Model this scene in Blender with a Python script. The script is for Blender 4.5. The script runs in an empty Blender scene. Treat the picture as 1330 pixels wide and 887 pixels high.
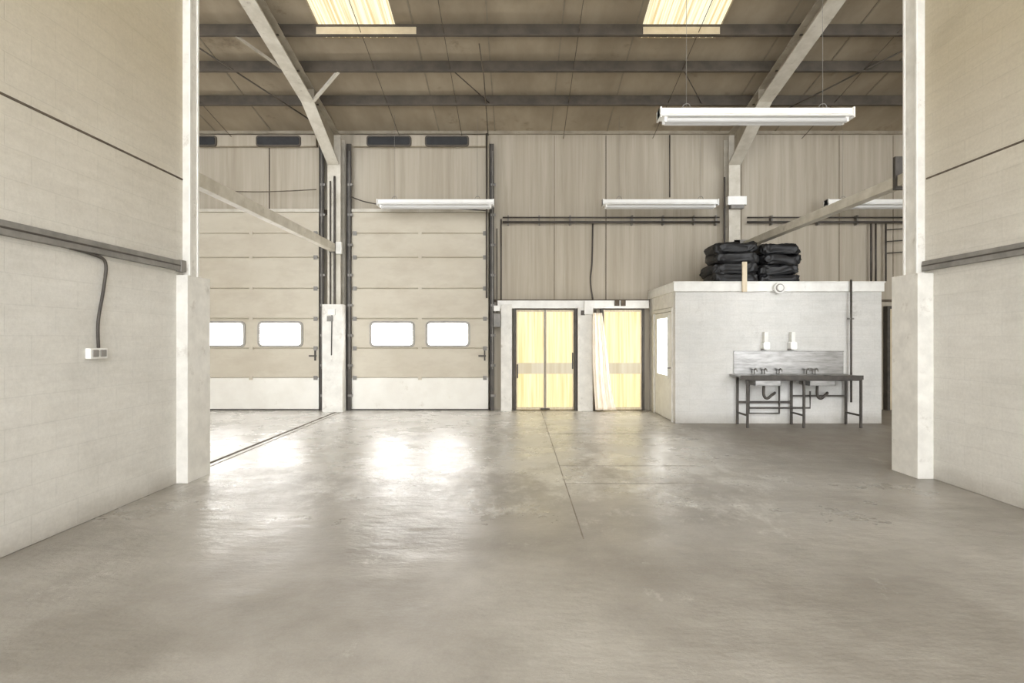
import bpy, bmesh, math, random
from mathutils import Vector, Matrix, noise
random.seed(4)
F=739.0; EYE=1.55; YB=12.45
# survey helpers: metric position of a feature whose distance from the camera station is known
def sx(px,Y=YB): return (px-672)*Y/F
def sz(py,Y=YB): return EYE-(py-440)*Y/F
def roof(Y): return 6.065+0.2*(YB-Y)
def lin(c):
    c=c/255.0
    return c/12.92 if c<=0.04045 else ((c+0.055)/1.055)**2.4
def rgb(r,g,b): return (lin(r),lin(g),lin(b),1)

# ---------------------------------------------------------------- materials
def newmat(name):
    m=bpy.data.materials.new(name); m.use_nodes=True
    nt=m.node_tree; b=nt.nodes['Principled BSDF']
    return m,nt,b
def noise_node(nt,scale,detail=6,vec=None,stretch=None,rough=0.6):
    tc=nt.nodes.new('ShaderNodeTexCoord'); mp=nt.nodes.new('ShaderNodeMapping')
    if stretch: mp.inputs['Scale'].default_value=stretch
    nt.links.new(tc.outputs['Object'],mp.inputs['Vector'])
    n=nt.nodes.new('ShaderNodeTexNoise'); n.inputs['Scale'].default_value=scale
    n.inputs['Detail'].default_value=detail; n.inputs['Roughness'].default_value=rough
    nt.links.new(mp.outputs['Vector'],n.inputs['Vector'])
    return n
def ramp(nt,src,p0,c0,p1,c1):
    r=nt.nodes.new('ShaderNodeValToRGB')
    r.color_ramp.elements[0].position=p0; r.color_ramp.elements[0].color=c0
    r.color_ramp.elements[1].position=p1; r.color_ramp.elements[1].color=c1
    nt.links.new(src,r.inputs['Fac']); return r
def mix(nt,fac,a,b,mode='MIX'):
    m=nt.nodes.new('ShaderNodeMix'); m.data_type='RGBA'; m.blend_type=mode
    if isinstance(fac,float): m.inputs[0].default_value=fac
    else: nt.links.new(fac,m.inputs[0])
    for i,v in ((6,a),(7,b)):
        if isinstance(v,tuple): m.inputs[i].default_value=v
        else: nt.links.new(v,m.inputs[i])
    return m.outputs[2]
def maprange(nt,src,a,b,c,d):
    mr=nt.nodes.new('ShaderNodeMapRange')
    for i,v in zip((1,2,3,4),(a,b,c,d)): mr.inputs[i].default_value=v
    nt.links.new(src,mr.inputs[0]); return mr.outputs[0]
def math_(nt,op,a,b):
    m=nt.nodes.new('ShaderNodeMath'); m.operation=op
    for i,v in enumerate((a,b)):
        if isinstance(v,float): m.inputs[i].default_value=v
        else: nt.links.new(v,m.inputs[i])
    return m.outputs[0]
def bump(nt,b,h,strength,dist=0.01,prev=None):
    n=nt.nodes.new('ShaderNodeBump'); n.inputs['Strength'].default_value=strength
    n.inputs['Distance'].default_value=dist
    nt.links.new(h,n.inputs['Height'])
    if prev: nt.links.new(prev.outputs['Normal'],n.inputs['Normal'])
    nt.links.new(n.outputs['Normal'],b.inputs['Normal']); return n
def painted(name,c1,c2,rough=0.6,scale=3,stretch=None,bmp=0.15,metal=0,dirt=None,dirt_amt=(0.6,0.75),dscale=1.2,dstretch=None,spec=0.5):
    m,nt,b=newmat(name)
    n=noise_node(nt,scale,stretch=stretch)
    r=ramp(nt,n.outputs['Fac'],0.35,c1,0.65,c2)
    col=r.outputs['Color']
    if dirt:
        d=noise_node(nt,dscale,detail=10,stretch=dstretch,rough=0.7)
        rd=ramp(nt,d.outputs['Fac'],dirt_amt[0],(0,0,0,1),dirt_amt[1],(1,1,1,1))
        col=mix(nt,rd.outputs['Color'],col,dirt)
    nt.links.new(col,b.inputs['Base Color'])
    b.inputs['Roughness'].default_value=rough; b.inputs['Metallic'].default_value=metal
    b.inputs['Specular IOR Level'].default_value=spec
    if bmp:
        n2=noise_node(nt,scale*12,detail=5); bump(nt,b,n2.outputs['Fac'],bmp,0.004)
    return m
def blockwork(name,axis,c1,c2,upper=None,bw=0.45,bh=0.225,zsplit=3.3,mort=0.92,jb=0.22,dirtc=rgb(150,140,124),dlo=0.66):
    """painted blockwork; axis = horizontal run of the wall ('x' or 'y')"""
    m,nt,b=newmat(name)
    tc=nt.nodes.new('ShaderNodeTexCoord'); sp=nt.nodes.new('ShaderNodeSeparateXYZ'); cb=nt.nodes.new('ShaderNodeCombineXYZ')
    nt.links.new(tc.outputs['Object'],sp.inputs[0])
    nt.links.new(sp.outputs['X' if axis=='x' else 'Y'],cb.inputs[0]); nt.links.new(sp.outputs['Z'],cb.inputs[1])
    br=nt.nodes.new('ShaderNodeTexBrick'); br.inputs['Scale'].default_value=1
    br.inputs['Brick Width'].default_value=bw; br.inputs['Row Height'].default_value=bh
    br.inputs['Mortar Size'].default_value=0.006; br.inputs['Mortar Smooth'].default_value=0.8
    br.inputs['Color1'].default_value=(1,1,1,1); br.inputs['Color2'].default_value=(0.975,0.975,0.975,1); br.inputs['Mortar'].default_value=(mort,mort,mort,1)
    nt.links.new(cb.outputs[0],br.inputs['Vector'])
    n=noise_node(nt,1.3,detail=8,rough=0.65)
    r=ramp(nt,n.outputs['Fac'],0.35,c1,0.68,c2); col=r.outputs['Color']
    if upper:
        col=mix(nt,maprange(nt,sp.outputs['Z'],zsplit-1.4,zsplit+1.2,0,1),col,upper)
    n3=noise_node(nt,30,detail=6,rough=0.8)
    r3=ramp(nt,n3.outputs['Fac'],0.3,(0.88,0.88,0.875,1),0.6,(1,1,1,1))
    st=(1,0.5,4) if axis=='y' else (0.5,1,4)
    n4=noise_node(nt,3.5,detail=8,stretch=st,rough=0.7)
    r4=ramp(nt,n4.outputs['Fac'],0.35,(0.93,0.925,0.915,1),0.6,(1,1,1,1))
    col=mix(nt,1.0,col,br.outputs['Color'],'MULTIPLY')
    col=mix(nt,1.0,col,r3.outputs['Color'],'MULTIPLY'); col=mix(nt,1.0,col,r4.outputs['Color'],'MULTIPLY')
    nd=noise_node(nt,2.2,detail=12,rough=0.75)
    rd=ramp(nt,nd.outputs['Fac'],dlo,(0,0,0,1),dlo+.1,(0.45,0.45,0.45,1))
    col=mix(nt,rd.outputs['Color'],col,dirtc)
    foot=math_(nt,'MULTIPLY',maprange(nt,sp.outputs['Z'],0.0,0.22,0.8,0.0),nd.outputs['Fac'])
    col=mix(nt,foot,col,rgb(120,108,92))
    nt.links.new(col,b.inputs['Base Color']); b.inputs['Roughness'].default_value=0.65
    b1=bump(nt,b,br.outputs['Fac'],jb,-0.006)
    n2=noise_node(nt,40,detail=5); bump(nt,b,n2.outputs['Fac'],0.35,0.004,b1)
    return m
def emit(name,col,strength,col2=None,scale=30,stretch=(1,1,0.02),lo=.35,hi=.62):
    m,nt,b=newmat(name)
    b.inputs['Base Color'].default_value=(0.5,0.5,0.5,1); b.inputs['Roughness'].default_value=0.4
    if col2:
        n=noise_node(nt,scale,detail=3,stretch=stretch)
        r=ramp(nt,n.outputs['Fac'],lo,col2,hi,col)
        nt.links.new(r.outputs['Color'],b.inputs['Emission Color'])
        b.inputs['Base Color'].default_value=(0.1,0.09,0.06,1)
    else: b.inputs['Emission Color'].default_value=col
    b.inputs['Emission Strength'].default_value=strength
    return m

M={}
M['blk_y']=blockwork('painted_block_side','y',rgb(216,213,206),rgb(229,226,219),upper=rgb(194,183,160))
M['blk_x']=blockwork('painted_block_front','x',rgb(212,211,207),rgb(229,227,223),mort=0.92,jb=.2,dlo=.6,dirtc=rgb(160,154,146))
M['clad']=painted('stained_cladding',rgb(170,160,143),rgb(184,175,159),0.7,2.2,(4,1,0.12),0.05,dirt=rgb(152,141,122),dscale=2.2,dstretch=(3.5,1,0.15),dirt_amt=(0.5,0.85))
M['sheet']=painted('roof_lining',rgb(146,133,113),rgb(168,155,134),0.85,1.5,(1,0.4,1),0.1,dirt=rgb(118,104,85),dscale=1.4)
M['steel_dark']=painted('dark_primed_steel',rgb(70,63,54),rgb(90,81,70),0.6,4,None,0.1)
M['steel_cream']=painted('cream_painted_steel',rgb(186,179,164),rgb(208,202,189),0.55,4,None,0.08,dirt=rgb(140,129,112),dscale=5)
M['steel_raft']=painted('rafter_paint',rgb(144,135,119),rgb(170,161,144),0.6,3,None,0.08,dirt=rgb(110,99,84),dscale=4)
M['white']=painted('white_paint',rgb(226,224,219),rgb(238,237,232),0.5,5,None,0.06,dirt=rgb(182,174,161),dscale=6,dirt_amt=(0.62,0.8))
M['pier']=painted('pier_paint',rgb(216,213,206),rgb(232,229,222),0.6,6,None,0.25,dirt=rgb(168,159,146),dscale=4,dirt_amt=(0.58,0.78))
M['cream']=painted('cream_panel',rgb(200,183,152),rgb(212,197,168),0.6,6,None,0.05)
M['door']=painted('sectional_door_skin',rgb(190,181,163),rgb(198,190,173),0.5,1.4,(0.6,1,1.2),0.03,dirt=rgb(178,167,148),dscale=2.0,dstretch=(0.7,1,1.6),dirt_amt=(0.45,0.8))
M['door_new']=painted('door_bottom_panel',rgb(222,218,209),rgb(232,229,221),0.5,2,None,0.05,dirt=rgb(188,177,160),dscale=3,dirt_amt=(0.6,0.8))
M['grey']=painted('grey_trunking',rgb(116,113,108),rgb(140,136,130),0.5,6,None,0.05)
M['dark']=painted('dark_conduit',rgb(62,57,52),rgb(80,74,67),0.55,8,None,0.05)
M['black']=painted('black_polythene',rgb(20,20,22),rgb(36,36,38),0.5,5,None,0.8)
M['seam']=painted('dark_joint',rgb(82,73,62),rgb(104,93,80),0.9,8,None,0)
M['seam_l']=painted('soft_joint',rgb(134,124,108),rgb(146,136,119),0.9,8,None,0)
M['floorjoint']=painted('mastic_joint',rgb(118,110,99),rgb(156,148,136),0.8,5,None,0)
M['wframe']=painted('window_rubber_frame',rgb(140,136,129),rgb(160,156,149),0.5,8,None,0)
M['steel']=painted('stainless_steel',rgb(126,124,121),rgb(156,154,151),0.3,4,(1,1,6),0.03,metal=0.85)
M['batten']=painted('light_batten_white',rgb(240,239,235),rgb(248,247,244),0.4,4,None,0)
M['timber']=painted('bare_timber',rgb(206,190,160),rgb(226,212,186),0.6,4,(6,6,1),0.05)
M['curtain']=painted('pale_curtain_cloth',rgb(238,226,208),rgb(248,240,228),0.9,6,(4,4,1),0.1)
_b=M['curtain'].node_tree.nodes['Principled BSDF']; _b.inputs['Emission Color'].default_value=rgb(255,226,180); _b.inputs['Emission Strength'].default_value=0.12  # added glow stands in for light coming through the cloth
M['win']=emit('bright_daylight_pane',(1,0.99,0.975,1),24)
M['yellow']=emit('yellow_translucent_pane',rgb(255,240,188),1.12,rgb(232,208,136),9,(2.2,1,0.06))
M['yellowband']=emit('pane_rail_backlit',rgb(244,232,204),0.75,rgb(226,208,170),9)
M['sky']=emit('rooflight_translucent',rgb(255,250,222),1.12,rgb(228,204,148),5,(6,0.05,0),.4,.56)
M['tube']=emit('unlit_tube_added_glow',rgb(255,248,235),0.12)  # tubes are off; a faint glow is put into the material
M['glass']=emit('bright_obscured_glass',(1,0.99,0.97,1),9.0)

# floor
m,nt,b=newmat('worn_sealed_concrete'); M['floor']=m
tc=nt.nodes.new('ShaderNodeTexCoord'); sp=nt.nodes.new('ShaderNodeSeparateXYZ'); nt.links.new(tc.outputs['Object'],sp.inputs[0])
n=noise_node(nt,0.5,detail=9,rough=0.6); r=ramp(nt,n.outputs['Fac'],0.38,rgb(146,140,131),0.6,rgb(180,175,167))
# old pale floor paint survives in the far half of the central bay, worn off in ragged patches; its paleness also paints in the bright wash from the doors
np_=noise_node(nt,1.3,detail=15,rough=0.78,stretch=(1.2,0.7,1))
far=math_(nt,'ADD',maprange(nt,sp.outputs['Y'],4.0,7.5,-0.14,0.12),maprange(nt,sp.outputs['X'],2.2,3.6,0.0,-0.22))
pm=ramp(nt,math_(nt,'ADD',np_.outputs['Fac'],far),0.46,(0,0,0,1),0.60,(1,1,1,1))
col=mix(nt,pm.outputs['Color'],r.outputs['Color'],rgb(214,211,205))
n2=noise_node(nt,3.0,detail=12,rough=0.75); r2=ramp(nt,n2.outputs['Fac'],0.35,(0.87,0.865,0.855,1),0.62,(1,1,1,1))
col=mix(nt,1.0,col,r2.outputs['Color'],'MULTIPLY')
n3=noise_node(nt,60,detail=4,rough=0.8); r3=ramp(nt,n3.outputs['Fac'],0.3,(0.86,0.86,0.86,1),0.7,(1.0,1.0,1.0,1))
col=mix(nt,1.0,col,r3.outputs['Color'],'MULTIPLY')
# shade around the sink, painted into the floor colour
sink_shade=math_(nt,'MULTIPLY',maprange(nt,sp.outputs['X'],2.6,3.9,0.0,1.0),maprange(nt,sp.outputs['Y'],6.0,8.5,0.0,1.0))
sink_shade_n=math_(nt,'MULTIPLY',sink_shade,maprange(nt,np_.outputs['Fac'],0.3,0.6,0.35,0.8))
col=mix(nt,sink_shade_n,col,rgb(128,119,107))
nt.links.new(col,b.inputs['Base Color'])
n4=noise_node(nt,1.1,detail=12,rough=0.7)
ro=math_(nt,'ADD',maprange(nt,n4.outputs['Fac'],0.38,0.62,0.25,0.42),math_(nt,'ADD',maprange(nt,sp.outputs['Y'],2.8,4.8,0.2,0.0),math_(nt,'MULTIPLY',sink_shade,0.2)))
nt.links.new(math_(nt,'SUBTRACT',ro,math_(nt,'MULTIPLY',pm.outputs['Color'],0.05)),b.inputs['Roughness'])
b.inputs['IOR'].default_value=1.7
n5=noise_node(nt,2.2,detail=10,rough=0.6,stretch=(0.7,1.4,1)); b5=bump(nt,b,n5.outputs['Fac'],0.75,0.03)
b6=bump(nt,b,pm.outputs['Color'],0.35,0.004,b5)
n6=noise_node(nt,45,detail=4); bump(nt,b,n6.outputs['Fac'],0.2,0.003,b6)

# ---------------------------------------------------------------- mesh builder
class B:
    def __init__(s,name): s.name=name; s.bm=bmesh.new(); s.mats=[]
    def mi(s,k):
        if k not in s.mats: s.mats.append(k)
        return s.mats.index(k)
    def face(s,vs,k,smooth=False):
        try:
            f=s.bm.faces.new(vs); f.material_index=s.mi(k); f.smooth=smooth
        except ValueError: pass
    def box(s,x0,x1,y0,y1,z0,z1,k):
        x0,x1=sorted((x0,x1)); y0,y1=sorted((y0,y1)); z0,z1=sorted((z0,z1))
        v=[s.bm.verts.new(p) for p in [(x0,y0,z0),(x1,y0,z0),(x1,y1,z0),(x0,y1,z0),(x0,y0,z1),(x1,y0,z1),(x1,y1,z1),(x0,y1,z1)]]
        for f in [(0,3,2,1),(4,5,6,7),(0,1,5,4),(1,2,6,5),(2,3,7,6),(3,0,4,7)]: s.face([v[i] for i in f],k)
    def prism(s,poly,a0,a1,k,axis='x'):
        def P(p,a): return (a,p[0],p[1]) if axis=='x' else ((p[0],a,p[1]) if axis=='y' else (p[0],p[1],a))
        A=[s.bm.verts.new(P(p,a0)) for p in poly]; C=[s.bm.verts.new(P(p,a1)) for p in poly]
        s.face(A,k); s.face(C[::-1],k); n=len(poly)
        for i in range(n): s.face([A[i],C[i],C[(i+1)%n],A[(i+1)%n]],k)
    def rrect(s,x0,x1,z0,z1,y0,y1,rad,k,seg=5):
        pts=[]
        for cx,cz,a in ((x1-rad,z1-rad,0),(x0+rad,z1-rad,90),(x0+rad,z0+rad,180),(x1-rad,z0+rad,270)):
            for i in range(seg+1):
                t=math.radians(a+90*i/seg); pts.append((cx+rad*math.cos(t),cz+rad*math.sin(t)))
        s.prism(pts,y0,y1,k,'y')
    def tube(s,pts,r,k,seg=10,smooth=True,curve=False):
        P=[Vector(p) for p in pts]
        if curve and len(P)>2:
            Q=[]; 
            for i in range(len(P)-1):
                p0=P[max(i-1,0)];p1=P[i];p2=P[i+1];p3=P[min(i+2,len(P)-1)]
                for j in range(6):
                    t=j/6; Q.append(0.5*((2*p1)+(p2-p0)*t+(2*p0-5*p1+4*p2-p3)*t*t+(3*p1-p0-3*p2+p3)*t**3))
            Q.append(P[-1]); P=Q
        rings=[]; up=None
        for i,p in enumerate(P):
            d=(P[min(i+1,len(P)-1)]-P[max(i-1,0)]).normalized()
            if up is None: up=Vector((0,0,1)) if abs(d.z)<0.9 else Vector((1,0,0))
            a=d.cross(up)
            if a.length<1e-3: a=d.orthogonal()
            a.normalize(); c=a.cross(d).normalized(); up=c
            rings.append([s.bm.verts.new(p+a*r*math.cos(2*math.pi*j/seg)+c*r*math.sin(2*math.pi*j/seg)) for j in range(seg)])
        for i in range(len(rings)-1):
            for j in range(seg): s.face([rings[i][j],rings[i][(j+1)%seg],rings[i+1][(j+1)%seg],rings[i+1][j]],k,smooth)
        s.face(rings[0],k); s.face(rings[-1][::-1],k)
    def obar(s,p0,p1,w,h,k):
        p0=Vector(p0);p1=Vector(p1); d=(p1-p0).normalized(); up=Vector((0,0,1)) if abs(d.z)<0.95 else Vector((0,1,0))
        a=d.cross(up).normalized(); c=a.cross(d).normalized()
        A=[s.bm.verts.new(q+a*i*w/2+c*j*h/2) for q in (p0,p1) for i,j in ((-1,-1),(1,-1),(1,1),(-1,1))]
        for f in [(0,1,2,3),(7,6,5,4),(0,4,5,1),(1,5,6,2),(2,6,7,3),(3,7,4,0)]: s.face([A[i] for i in f],k)
    def done(s,bevel=0.0,seg=2):
        bmesh.ops.recalc_face_normals(s.bm,faces=s.bm.faces)
        me=bpy.data.meshes.new(s.name); s.bm.to_mesh(me); s.bm.free()
        for k in s.mats: me.materials.append(M[k])
        o=bpy.data.objects.new(s.name,me); bpy.context.collection.objects.link(o)
        if bevel:
            md=o.modifiers.new('Bevel','BEVEL'); md.width=bevel; md.segments=seg; md.limit_method='ANGLE'; md.angle_limit=math.radians(40)
        return o

# ---------------------------------------------------------------- shell
XL,XR,YR=-13.0,12.0,-4.0
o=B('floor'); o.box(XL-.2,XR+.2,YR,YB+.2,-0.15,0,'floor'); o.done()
o=B('trim_1')   # slab joints (mastic strips) in the floor
o.box(0.507,0.518,4.4,YB-.3,0,0.002,'floorjoint')
o.box(0.52,2.2,6.94,6.95,0,0.002,'floorjoint'); o.box(0.52,2.0,6.09,6.098,0,0.002,'floorjoint'); o.box(0.52,2.8,9.3,9.31,0,0.002,'floorjoint')
o.box(-3.86,-3.81,6.56,12.0,0,0.003,'seam'); o.box(-3.74,-3.72,6.56,12.0,0,0.003,'floorjoint')
o.done()
o=B('wall_back'); o.box(XL-.2,XR+.2,YB,YB+.2,0,roof(YB)+.1,'clad'); o.done()
o=B('wall_left'); o.prism([(YR,0),(6.54,0),(6.54,2.234),(6.38,2.234),(6.38,roof(6.38)-.02),(YR,roof(YR)-.02)],-3.85,-3.65,'blk_y')
o.box(-3.66,-3.53,6.09,6.54,0,2.234,'pier'); 
o.box(-3.655,-3.642,YR,6.2,3.275,3.295,'seam'); o.done(0.006)
o=B('wall_right'); o.prism([(YR,0),(6.73,0),(6.73,2.28),(6.65,2.28),(6.65,roof(6.65)-.02),(YR,roof(YR)-.02)],4.6,4.8,'blk_y')
o.box(4.426,4.61,6.29,6.73,0,2.28,'pier')
o.box(4.592,4.605,YR,6.4,3.34,3.36,'seam'); o.done(0.006)
o=B('wall_far_left'); o.prism([(YR,0),(YB,0),(YB,roof(YB)),(YR,roof(YR))],XL-.2,XL,'blk_y'); o.done()
o=B('wall_far_right'); o.prism([(YR,0),(YB,0),(YB,roof(YB)),(YR,roof(YR))],XR,XR+.2,'blk_y'); o.done()

def slab(o,x0,x1,y0,y1,k,t=0.08,off=0):
    o.prism([(y0,roof(y0)+off),(y1,roof(y1)+off),(y1,roof(y1)+t+off),(y0,roof(y0)+t+off)],x0,x1,k)
ceil=B('ceiling'); SK=[(-9.2,-7.9),(-3.28,-2.0),(2.05,3.35),(7.4,8.7)]
ye=9.62; ys=3.0
slab(ceil,XL-.2,XR+.2,ye,YB+.2,'sheet'); slab(ceil,XL-.2,XR+.2,YR,ys,'sheet')
xs=[XL-.2]+[v for p in SK for v in p]+[XR+.2]
for i in range(0,len(xs),2): slab(ceil,xs[i],xs[i+1],ys,ye,'sheet')
x=XL+.3
while x<XR:   # joint cover strips of the lining boards
    if not any(a-.02<x<c+.02 for a,c in SK): slab(ceil,x,x+.025,ys,YB,'seam_l',0.012,-0.012)
    x+=1.22
ceil.done()
for n_,(a,c) in enumerate(SK):   # corrugated rooflight sheets; the outermost pair is unseen, added for extra light
    o=B('window_%d'%(n_+1)); N=48
    A=[];C=[]
    for i in range(N+1):
        X=a+(c-a)*i/N; dz=0.018*math.cos(i*math.pi/2)
        A.append(o.bm.verts.new((X,ys-.05,roof(ys-.05)+.03+dz))); C.append(o.bm.verts.new((X,ye+.05,roof(ye+.05)+.03+dz)))
    for i in range(N): o.face([A[i],A[i+1],C[i+1],C[i]],'sky')
    o.done()

# roof steelwork
PY=[11.14,10.16,9.29,8.4,7.5,6.6,5.7,4.8,3.9]
for i,y in enumerate(PY):
    o=B('roof_purlin'); zt=roof(y)-0.005
    segs=((XL,XR),) if y>6.6 else ((XL,-3.86),(-3.64,4.59),(4.81,XR))
    for a,c in segs:
        o.box(a,c,y-.01,y+.01,zt-.2,zt-.01,'steel_dark'); o.box(a,c,y-.065,y,zt-.215,zt-.2,'steel_dark'); o.box(a,c,y,y+.065,zt-.018,zt-.008,'steel_dark')
    if y in (9.29,8.4):   # added cream strips paint the rooflight spill onto the purlin web
        for a,c in SK: o.box(a,c+.35 if a<0 else c-.05,y-.022,y-.01,zt-.19,zt-.06,'cream')
    o.done()
def rafter(xa,xb,yend):
    o=B('portal_rafter'); xm=(xa+xb)/2
    yk=10.6; y2=12.09
    def d(Y): return 0.47 if Y<yk else 0.47+0.42*(Y-yk)/(y2-yk)
    o.prism([(yend,roof(yend)-.22),(y2,roof(y2)-.22),(y2,roof(y2)-.24),(yend,roof(yend)-.24)],xa,xb,'steel_raft')
    o.prism([(yend,roof(yend)-.47),(yk,roof(yk)-.47),(y2,roof(y2)-d(y2)),(y2,roof(y2)-d(y2)+.02),(yk,roof(yk)-.45),(yend,roof(yend)-.45)],xa,xb,'steel_cream')
    o.prism([(yend,roof(yend)-.23),(y2,roof(y2)-.23),(y2,roof(y2)-d(y2)+.01),(yk,roof(yk)-.46),(yend,roof(yend)-.46)],xm-.008,xm+.008,'steel_raft')
    for y in PY:
        if y>yend: o.box(xm-.05,xm+.05,y-.1,y-.07,roof(y)-.24,roof(y)-.05,'steel_dark')
    o.box(xa,xb,yk-.01,yk+.01,roof(yk)-.46,roof(yk)-.23,'steel_raft')
    o.done()
rafter(-4.03,-3.79,6.4); rafter(4.49,4.75,6.68)
def column(xa,xb,zb,pier,zp):
    o=B('portal_column'); zt=roof(12.2)-.24; xm=(xa+xb)/2
    o.box(xa,xb,12.1,12.12,zb,zt,'steel_cream'); o.box(xa,xb,12.38,12.4,zb,zt,'steel_cream'); o.box(xm-.01,xm+.01,12.11,12.39,zb,zt,'steel_raft')
    if pier: o.box(pier[0],pier[1],12.03,12.44,0,zp,'pier')
    return o
o=column(-4.04,-3.76,2.28,(-4.13,-3.7),2.28)
o.tube([(-3.88,12.07,2.25),(-3.88,12.07,5.0)],.022,'dark'); o.tube([(-3.97,12.07,2.25),(-3.97,12.07,4.9)],.016,'dark')
o.box(-4.0,-3.85,12.0,12.09,2.05,2.18,'white'); o.box(-4.02,-3.9,12.0,12.04,1.92,2.03,'grey'); o.box(-3.84,-3.72,12.02,12.1,3.35,3.6,'white')
o.tube([(-3.92,12.02,2.05),(-3.93,12.02,1.2)],.012,'dark'); o.done(0.004)
o=column(4.5,4.74,2.6,None,0)
o.box(4.44,4.84,12.0,12.1,4.38,4.56,'batten'); o.box(4.5,4.78,11.98,12.1,4.3,4.38,'grey')
o.tube([(4.42,12.14,2.6),(4.42,12.14,5.0)],.02,'dark'); o.done(0.004)
for nm,(xa,xb,ya,yb,zb) in {'a':(-3.65,-3.58,6.2,6.38,2.235),'b':(4.515,4.6,6.42,6.65,2.281)}.items():
    o=B('wall_stanchion'); zt=roof(ya)-.26
    o.box(xa,xb,ya,yb,zb,zt,'pier')
    e=xb if nm=='a' else xa; s=1 if nm=='a' else -1
    o.box(e-.002*s,e+.012*s,ya,ya+.03,zb,zt,'white'); o.box(e-.002*s,e+.012*s,yb-.03,yb,zb,zt,'white'); o.done(0.003)

# longitudinal eaves-height ties
o=B('tie_beam'); o.box(-3.98,-3.86,6.2,12.09,3.4,3.57,'steel_cream'); o.box(-4.0,-3.82,12.06,12.1,3.38,3.6,'grey'); o.done(0.006)
o=B('tie_beam'); o.box(4.81,4.95,6.3,12.2,3.48,3.62,'steel_cream'); 
o.box(4.78,4.98,7.2,7.25,3.44,3.86,'dark'); o.box(4.6,4.95,12.1,12.14,3.46,3.66,'grey'); o.done(0.006)

# knee / diagonal braces
o=B('roof_brace')
o.obar((-3.8,10.6,roof(10.6)-.45),(sx(438,10.1),10.16,roof(10.16)-.2),.05,.05,'steel_cream')
o.obar((-4.02,9.7,roof(9.7)-.45),(-4.6,9.29,roof(9.29)-.2),.04,.04,'steel_raft')
o.done()
o=B('roof_sag_rods')
for X in (-1.2,1.0,2.95,-6.2,6.2,-2.55):
    o.tube([(X,6.6,roof(6.6)-.16),(X+.0,12.4,roof(12.4)-.16)],.006,'seam',6)
for X in (-1.2,2.95): o.tube([(X,10.16,roof(10.16)-.14),(X+.65,11.14,roof(11.14)-.16)],.01,'steel_dark',6)
o.tube([(-5.6,9.29,roof(9.29)-.14),(-4.0,11.8,roof(11.8)-.3)],.014,'steel_dark',6); o.tube([(6.9,9.29,roof(9.29)-.14),(4.75,11.8,roof(11.8)-.3)],.014,'steel_dark',6)
o.tube([(sx(634,12.3),12.3,5.95),(sx(634,12.3)+.03,10.2,roof(10.2)-.25),(sx(634,12.3),9.4,roof(9.4)-.25)],.01,'seam',8)
o.done()
# eaves rail and cladding seams
o=B('trim_2')
o.box(XL,XR,12.38,YB,sz(175),sz(170),'steel_raft')
o.box(XL,-4.1,12.4,YB,sz(279),sz(273),'seam'); 
for px,k in ((787,'seam'),(963,'seam_l'),(1090,'seam_l'),(1160,'seam_l'),(720,'seam_l')): o.box(sx(px)-.008,sx(px)+.008,12.44,YB,2.1,sz(176),k)
for px in (350,): o.box(sx(px)-.01,sx(px)+.01,12.435,YB,sz(272),sz(192),'seam')
o.box(sx(640),XR,12.42,YB,sz(392),sz(389),'seam')
o.done()

# ---------------------------------------------------------------- sectional overhead doors
def sect_door(x0,x1,wins,name,tracks):
    o=B(name); ya,yb=12.34,12.44
    L=[532,490,452,414,375,335,304,277]
    o.box(x0,x1,yb-.03,yb,0,sz(277),'seam_l')
    for i in range(len(L)-1):
        z0,z1=max(sz(L[i]),.005),sz(L[i+1]); k='door_new' if i==0 else 'door'
        o.prism([(yb-.03,z0+.002),(ya+.012,z0+.002),(ya,z0+.02),(ya,z1-.02),(ya+.012,z1-.003),(yb-.03,z1-.003)],x0+.01,x1-.01,k)
        for f in (0.33,0.66):
            if i!=2: o.box(x0+.02,x1-.02,ya-.002,ya,z0+(z1-z0)*f-.003,z0+(z1-z0)*f+.003,k)
        if i>0:
            for xx in (x0+.04,x1-.12): o.box(xx,xx+.08,ya-.02,ya+.01,z0-.05,z0+.04,'grey')
            o.box((x0+x1)/2-.04,(x0+x1)/2+.04,ya-.01,ya+.01,z0-.05,z0+.04,'door')
    o.box(x0,x1,ya-.01,yb-.03,0.0,0.03,'dark')
    for a,c in wins:
        zt,zb=sz(419),sz(449); a,c=sx(a),sx(c)
        o.rrect(a-.035,c+.035,zb-.03,zt+.03,ya-.025,ya+.01,.1,'wframe')
        o.rrect(a+.02,c-.02,zb+.02,zt-.02,ya-.03,ya-.02,.06,'win')
    o.box(x0-.02,x1+.02,ya-.03,yb,sz(277),sz(273),'steel_cream')
    o.box(x1-.22,x1-.06,ya-.03,ya,sz(463),sz(461),'dark'); o.box(x1-.1,x1-.07,ya-.035,ya,sz(468),sz(455),'dark')
    for x in tracks:
        o.box(x-.05,x+.05,12.28,12.31,0,sz(190),'dark'); o.box(x-.05,x-.03,12.28,12.44,0,sz(190),'dark')
        z=.3
        while z<5.4: o.box(x-.02,x+.085,12.26,12.29,z,z+.05,'grey'); z+=.65
        o.tube([(x+.02,12.25,.9),(x+.02,12.25,sz(200))],.01,'grey',6)
    o.done(0.004)
sect_door(sx(458),sx(635),[(484,538),(556,609)],'door_1',(-3.64,sx(639)))
sect_door(sx(241),sx(417),[(268,320),(340,394)],'door_2',(sx(237),-4.23))
sect_door(sx(24),sx(200),[(51,103),(123,177)],'door_3',(sx(20),sx(204)))
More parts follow.
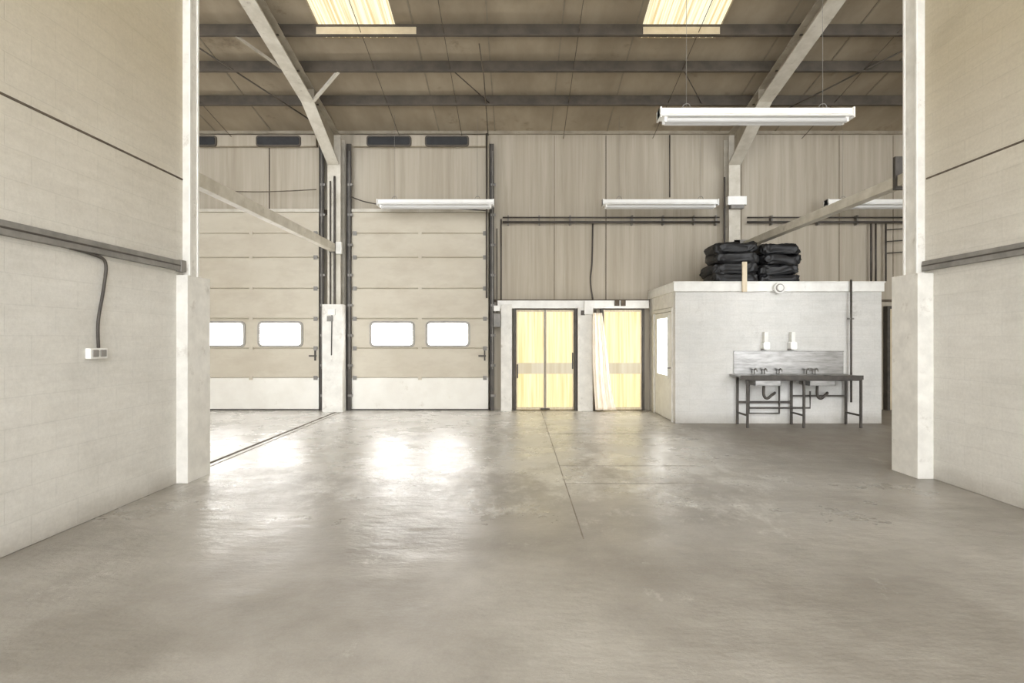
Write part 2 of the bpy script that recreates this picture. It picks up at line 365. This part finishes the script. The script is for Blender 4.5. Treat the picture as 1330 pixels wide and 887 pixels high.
for a,c,l,r in ((480,536,445,632),(262,286,245,413)):
    o=B('door_head_box'); o.box(sx(l)+.25,sx(r),12.33,12.44,sz(192),sz(178),'clad')
    wins=((480,534),(555,608)) if a==480 else ((262,284),(338,392))
    for p,q in wins:
        o.rrect(sx(p)-.03,sx(q)+.03,sz(193),sz(179),12.3,12.34,.06,'steel_dark'); o.rrect(sx(p),sx(q),sz(191),sz(181),12.29,12.32,.04,'black')
    o.done(0.004)

# ---------------------------------------------------------------- personnel doors with yellow backlit panes
def pdoor(name,x0,x1,leafs):
    o=B(name); ya=12.3; zt=sz(403)
    o.box(x0-.05,x0,ya-.02,12.44,0,zt+.03,'dark'); o.box(x1,x1+.05,ya-.02,12.44,0,zt+.03,'dark'); o.box(x0,x1,ya-.02,12.44,zt,zt+.02,'dark')
    w=(x1-x0)/leafs
    for i in range(leafs):
        a=x0+i*w; c=a+w
        o.box(a+.01,a+.035,ya,ya+.05,.02,zt,'timber'); o.box(c-.035,c-.01,ya,ya+.05,.02,zt,'timber')
        o.box(a+.035,c-.035,ya,ya+.05,.02,.07,'timber'); o.box(a+.035,c-.035,ya,ya+.05,zt-.04,zt,'timber')
        o.box(a+.035,c-.035,ya+.02,ya+.03,.07,sz(485),'yellow'); o.box(a+.035,c-.035,ya+.02,ya+.03,sz(471),zt-.04,'yellow')
        o.box(a+.035,c-.035,ya+.005,ya+.04,sz(485),sz(471),'yellowband')
    if leafs==2:
        o.box(x0+w-.01,x0+w+.01,ya-.01,ya+.05,.02,zt,'grey'); o.box(x0+.02,x0+.05,ya-.02,ya,.7,1.0,'dark'); o.box(x1-.05,x1-.02,ya-.02,ya,.9,1.25,'dark')
        o.box(x0+w-.1,x0+w+.1,ya-.04,ya,.02,.05,'dark')
    o.done(0.003)
pdoor('door_4',sx(670),sx(745),2); pdoor('door_5',sx(782),sx(832),1)
o=B('door_surround'); 
o.box(sx(651),sx(665),12.2,12.44,0,sz(396),'pier'); o.box(sx(749),sx(768),12.2,12.44,0,sz(400),'pier')
o.box(sx(645),sx(840),12.24,12.44,sz(401),sz(391),'white'); 
o.box(sx(757),sx(768),12.14,12.24,sz(409),sz(392),'white'); o.box(sx(796),sx(802),12.2,12.25,sz(398),sz(391),'seam'); o.box(sx(804),sx(810),12.2,12.25,sz(398),sz(391),'seam')
o.tube([(sx(771),12.2,0.0),(sx(771),12.2,sz(403))],.03,'dark'); o.box(sx(753),sx(758),12.17,12.2,sz(410),sz(404),'dark'); o.done(0.004)
o=B('electrical_switch_box'); o.box(sx(642),sx(650.5),12.1,12.2,sz(425),sz(408),'grey'); o.box(sx(645),sx(649),12.2,12.44,sz(423),sz(410),'grey'); o.box(sx(642),sx(650),12.12,12.2,sz(405),sz(398),'white')
o.tube([(sx(646),12.16,sz(408)),(sx(646),12.16,sz(300))],.014,'dark'); o.done(0.004)
# pale curtain gathered at the side of door_5
o=B('door_curtain'); R=[]; nx,nz=44,28
for j in range(nz+1):
    t=j/nz; z=2.1-2.06*t; row=[]
    xa=sx(767)+.06*t-.03*math.sin(t*3); xb=sx(777)+ (.03+.34*t**1.7+.04*math.sin(t*5))
    for i in range(nx+1):
        u=i/nx; X=xa+(xb-xa)*u; Y=12.06+.02*math.sin(u*20+2*t)*(0.5+t*.6)+.01*math.sin(u*47+5*t)
        row.append(o.bm.verts.new((X,Y,z)))
    R.append(row)
for j in range(nz):
    for i in range(nx): o.face([R[j][i],R[j][i+1],R[j+1][i+1],R[j+1][i]],'curtain',True)
ob=o.done(); md=ob.modifiers.new('Solidify','SOLIDIFY'); md.thickness=.004

# ---------------------------------------------------------------- service pipes on the back wall
Yc=12.33
def run(fn,nm='service_conduit'):
    o=B(nm); fn(o); o.done()
def f1(a,c,clips):
    def g(o):
        for py,r_ in ((284,.016),(290,.026)): o.tube([(a,Yc,sz(py)),(c,Yc,sz(py))],r_,'dark')
        for px in clips: o.box(sx(px)-.015,sx(px)+.015,Yc,12.445,sz(293),sz(281),'grey')
    return g
run(f1(sx(653),4.38,(660,700,740,820,860,900,928))); run(f1(4.98,sx(1175)+1.2,(1000,1060,1110)))
run(lambda o:o.tube([(sx(634)-.02,12.22,sz(178)),(sx(634)-.02,12.22,sz(388))],.02,'dark'))
run(lambda o:o.tube([(sx(651),Yc,sz(286)),(sx(651),Yc,sz(390))],.016,'dark'))
run(lambda o:o.tube([(sx(769),Yc,sz(292)),(sx(768),Yc,sz(340)),(sx(766),Yc,sz(365)),(sx(769),Yc,sz(390))],.018,'dark',curve=True))
run(lambda o:o.tube([(sx(868),Yc,sz(178)),(sx(868),Yc,sz(258))],.014,'dark'))
def f2(o):
    for px in (1127,1133,1146): o.tube([(sx(px),Yc,sz(292)),(sx(px),Yc,sz(366))],.02,'dark')
    for py in (300,315,330): o.tube([(sx(1146),Yc,sz(py)),(sx(1200),Yc,sz(py-4))],.012,'dark')
run(f2)
run(lambda o:o.tube([(sx(458),12.22,sz(258)),(sx(480),12.2,sz(266)),(sx(520),12.2,sz(272)),(sx(560),12.2,sz(272)),(sx(634),12.2,sz(277))],.012,'dark',curve=True),'slack_cable')
run(lambda o:o.tube([(sx(245),12.22,sz(250)),(sx(340),12.2,sz(253)),(sx(416),12.2,sz(250))],.01,'seam',curve=True),'slack_cable')

# ---------------------------------------------------------------- side-wall trunking, sockets
o=B('cable_trunking'); o.box(-3.649,-3.6,YR,6.08,2.28,2.385,'grey'); o.box(-3.602,-3.595,YR,6.08,2.325,2.34,'dark'); o.box(-3.649,-3.59,6.08,6.17,2.27,2.395,'grey'); o.done(0.003)
o=B('cable_trunking'); o.box(4.55,4.599,YR,6.4,2.31,2.42,'grey'); o.box(4.545,4.552,YR,6.4,2.36,2.375,'dark'); o.done(0.003)
o=B('wall_socket')
o.tube([(-3.62,4.6,2.285),(-3.62,4.85,2.27),(-3.62,5.0,2.22),(-3.62,4.98,2.0),(-3.625,4.92,1.7),(-3.63,4.93,1.47)],.013,'dark',curve=True)
o.box(-3.649,-3.6,4.8,5.0,1.38,1.47,'white'); o.box(-3.602,-3.592,4.82,4.89,1.395,1.455,'grey'); o.box(-3.602,-3.592,4.91,4.98,1.395,1.455,'grey'); o.done(0.005)

# ---------------------------------------------------------------- hanging fluorescent battens
def batten(x0,x1,Y,z):
    o=B('fluorescent_light')
    o.prism([(Y-.06,z+.13),(Y+.06,z+.13),(Y+.06,z+.06),(Y+.1,z+.03),(Y+.1,z+.02),(Y-.1,z+.02),(Y-.1,z+.03),(Y-.06,z+.06)],x0,x1,'batten')
    for xx in (x0,x1-.02): o.box(xx,xx+.02,Y-.1,Y+.1,z,z+.13,'batten')
    for dy in (-.05,.05):
        o.tube([(x0+.09,Y+dy,z-.02),(x1-.09,Y+dy,z-.02)],.03,'tube',12)
        for xx in (x0+.06,x1-.1): o.box(xx,xx+.04,Y+dy-.015,Y+dy+.015,z-.04,z+.03,'batten')
    for xx in (x0+.35,x1-.35):
        o.tube([(xx,Y,z+.13),(xx,Y,roof(Y)-.01)],.003,'grey',6)
        o.tube([(xx-.06,Y,z+.13),(xx-.03,Y,z+.19),(xx+.03,Y,z+.2),(xx+.06,Y,z+.13)],.006,'grey',6,curve=True)
    o.done(0.002)
batten(1.76,4.16,7.1,4.28); batten(-2.9,-.48,11.8,4.3); batten(1.76,4.15,11.8,4.3); batten(6.4,8.8,11.8,4.3)

# ---------------------------------------------------------------- flat-roofed store room
o=B('store_room'); XA,XB,Yf=2.885,6.66,10.4; ZT=2.55
o.box(XA,XB,Yf,Yf+.12,0,ZT-.12,'blk_x'); o.box(XA,XA+.1,Yf+.12,10.56,0,ZT-.12,'pier'); o.box(XA,XA+.1,12.05,12.44,0,ZT-.12,'pier'); o.box(XA,XA+.1,10.56,12.05,2.14,ZT-.12,'pier')
o.box(XB-.12,XB,Yf+.12,12.44,0,ZT-.12,'pier')
o.box(XA-.04,XB+.02,Yf-.05,12.44,ZT-.14,ZT+.04,'white')
o.box(XA-.055,XB+.03,Yf-.065,Yf-.05,ZT+.02,ZT+.045,'white')
o.done(0.006)
o=B('door_6'); ya,yb=10.57,12.04
o.box(XA-.02,XA+.08,ya,ya+.06,0,2.13,'pier'); o.box(XA-.02,XA+.08,yb-.06,yb,0,2.13,'pier'); o.box(XA-.02,XA+.08,ya+.06,yb-.06,2.07,2.13,'pier')
o.box(XA+.01,XA+.05,ya+.07,yb-.07,.01,2.06,'white'); o.box(XA-.0,XA+.01,ya+.35,yb-.35,0.85,1.95,'glass')
for a,c,z0,z1 in ((ya+.3,ya+.35,.8,2.0),(yb-.35,yb-.3,.8,2.0),(ya+.35,yb-.35,1.95,2.0),(ya+.35,yb-.35,.8,.85)): o.box(XA-.01,XA+.012,a,c,z0,z1,'white')
o.tube([(XA+.02,ya+.16,1.0),(XA-.05,ya+.16,1.0),(XA-.05,ya+.28,1.0)],.012,'steel'); o.done(0.003)
o=B('timber_stick'); o.obar((sx(967,10.3),10.3,sz(379,10.3)),(sx(967,10.3),10.3,sz(340,10.3)),.085,.03,'timber'); o.done(0.003)
o=B('round_alarm_bell'); cx,cz=sx(1012,10.3),sz(374,10.3)
o.tube([(cx,10.33,cz),(cx,10.27,cz)],.1,'white',28,False); o.tube([(cx,10.28,cz),(cx,10.255,cz)],.075,'wframe',28,False); o.tube([(cx,10.26,cz),(cx,10.24,cz)],.055,'white',28,False); o.done(0.004)
o=B('wall_pipe'); X=sx(1106,10.3); o.tube([(X,10.31,2.62),(X,10.31,1.3),(X,10.31,.4)],.018,'dark'); o.box(X-.05,X+.05,10.3,10.345,1.9,1.93,'grey'); o.done()
# black polythene bundles on the store roof
def bundle(x0,x1,y0,y1,zb,layers,h,seed):
    o=B('black_sack_pile')
    for L in range(layers):
        cx=(x0+x1)/2+random.uniform(-.03,.03); cy=(y0+y1)/2+random.uniform(-.04,.04); a=(x1-x0)/2+random.uniform(-.05,.02); b_=(y1-y0)/2; c=h/2*1.3; cz=zb+h*(L+.5)
        nu,nv=80,28; rows=[]; tilt=random.uniform(-.06,.06)
        def se(w,e): return math.copysign(abs(w)**e,w)
        for j in range(nv+1):
            v=-math.pi/2+math.pi*j/nv; row=[]
            for i in range(nu):
                u=2*math.pi*i/nu
                p=Vector((a*se(math.cos(v),.35)*se(math.cos(u),.3),b_*se(math.cos(v),.35)*se(math.sin(u),.3),c*se(math.sin(v),.6)))
                q=p*4+Vector((seed*7,L*3,0)); d=noise.noise(q)*.05+(0.5-abs(noise.noise(q*2.3)))*.07+noise.noise(q*6)*.03-.035
                p+=Vector((p.x,p.y,p.z*1.5)).normalized()*d; p.z+=p.x*tilt+noise.noise(Vector((p.x*3,p.y*3,L+seed)))*.06
                row.append(o.bm.verts.new((cx+p.x,cy+p.y,max(cz+p.z,zb))))
            rows.append(row)
        for j in range(nv):
            for i in range(nu): o.face([rows[j][i],rows[j][(i+1)%nu],rows[j+1][(i+1)%nu],rows[j+1][i]],'black',True)
    bmesh.ops.remove_doubles(o.bm,verts=o.bm.verts,dist=.0005)
    o.done()
bundle(sx(919,11),sx(979,11),10.65,11.45,2.595,4,.19,1); bundle(sx(980,11),sx(1032,11),10.7,11.4,2.595,4,.185,2)

# ---------------------------------------------------------------- sink unit
o=B('stainless_sink_unit'); x0,x1,ya,yb=3.87,6.0,9.86,10.38; zt=.91
bas=[(4.15,4.6),(5.1,5.55)]
o.box(x0,x1,ya,ya+.06,zt-.03,zt,'steel'); o.box(x0,x1,yb-.08,yb,zt-.03,zt,'steel')
xs=[x0]+[v for p in bas for v in p]+[x1]
for i in range(0,len(xs),2): o.box(xs[i],xs[i+1],ya+.06,yb-.08,zt-.03,zt-.005,'steel')
o.box(x0,x1,ya-.004,ya+.01,zt-.07,zt+.005,'dark')
for a,c in bas:
    for p in ((a,a+.01,ya+.06,yb-.08),(c-.01,c,ya+.06,yb-.08),(a,c,ya+.06,ya+.07),(a,c,yb-.09,yb-.08)): o.box(*p,zt-.17,zt-.01,'steel')
    o.box(a,c,ya+.06,yb-.08,zt-.18,zt-.17,'steel'); m_=(a+c)/2
    o.tube([(m_,10.1,zt-.17),(m_,10.1,zt-.36),(m_+.06,10.1,zt-.42),(m_+.14,10.1,zt-.36),(m_+.2,10.15,zt-.34),(m_+.3,10.33,zt-.34)],.024,'dark',curve=True)
for i in range(6): o.box(4.68+i*.06,4.7+i*.06,ya+.1,yb-.12,zt-.006,zt,'steel')
for X in (4.0,4.98,x1-.03):
    o.box(X-.018,X+.018,ya+.01,ya+.045,0,zt-.03,'dark'); o.box(X-.018,X+.018,yb-.06,yb-.025,0,zt-.03,'dark'); o.box(X-.012,X+.012,ya+.045,yb-.06,.2,.23,'dark')
o.box(x0+.1,x1-.03,ya+.01,ya+.04,zt-.09,zt-.05,'dark'); o.box(4.0,4.98,yb-.055,yb-.03,.38,.42,'dark'); o.box(4.98,x1-.03,yb-.055,yb-.03,.5,.53,'dark')
o.tube([(4.2,10.32,.75),(4.2,10.32,.2),(4.75,10.32,.2),(4.75,10.32,.75)],.018,'dark'); o.tube([(4.2,10.3,.3),(5.3,10.3,.3),(5.3,10.3,.6)],.016,'dark')
o.box(x0+.08,5.95,yb-.002,yb+.015,zt,1.325,'steel'); o.box(x0+.08,5.95,yb-.02,yb+.015,1.315,1.33,'steel')
for X in (4.3,4.48,5.25,5.4,4.75):
    o.tube([(X,10.32,zt),(X,10.32,zt+.07),(X,10.28,zt+.1),(X,10.22,zt+.085),(X,10.21,zt+.05)],.011,'grey',curve=True); o.box(X-.025,X+.025,10.31,10.33,zt+.07,zt+.09,'grey')
o.done(0.002)
for px in (994,1029):
    o=B('soap_dispenser'); X=sx(px,10.35)
    o.rrect(X-.06,X+.06,sz(454,10.35),sz(444,10.35),10.28,10.395,.03,'batten'); o.rrect(X-.035,X+.035,sz(446,10.35),sz(431,10.35),10.3,10.395,.02,'white'); o.box(X-.07,X+.0,10.29,10.39,1.345,sz(453,10.35),'grey'); o.done(0.004)

# cream panelled door in the far right bay seen past the store room
o=B('door_8'); xa=sx(1147)
o.box(xa,xa+.06,12.3,12.44,0,2.2,'dark'); o.box(xa+1.0,xa+1.06,12.3,12.44,0,2.2,'dark'); o.box(xa,xa+1.06,12.3,12.44,2.2,2.26,'dark')
o.box(xa+.06,xa+1.0,12.34,12.42,0.01,2.2,'cream'); o.box(xa+.2,xa+.86,12.33,12.34,1.2,2.0,'timber'); o.box(xa+.2,xa+.86,12.33,12.34,.2,1.0,'timber'); o.done(.004)

# ---------------------------------------------------------------- camera, world
cam=bpy.data.cameras.new('cam'); co=bpy.data.objects.new('camera',cam); bpy.context.collection.objects.link(co)
co.location=(0,0,EYE); co.rotation_euler=(math.radians(90),0,0)
cam.lens=20; cam.sensor_width=36; cam.shift_x=-7/1330; cam.shift_y=-3.5/1330; cam.clip_end=200
bpy.context.scene.camera=co
w=bpy.data.worlds.new('World'); bpy.context.scene.world=w; w.use_nodes=True
bg=w.node_tree.nodes['Background']; bg.inputs[0].default_value=(0.95,0.975,1.0,1); bg.inputs[1].default_value=6.0
sc=bpy.context.scene
sc.view_settings.view_transform='Standard'; sc.view_settings.look='None'; sc.view_settings.exposure=0
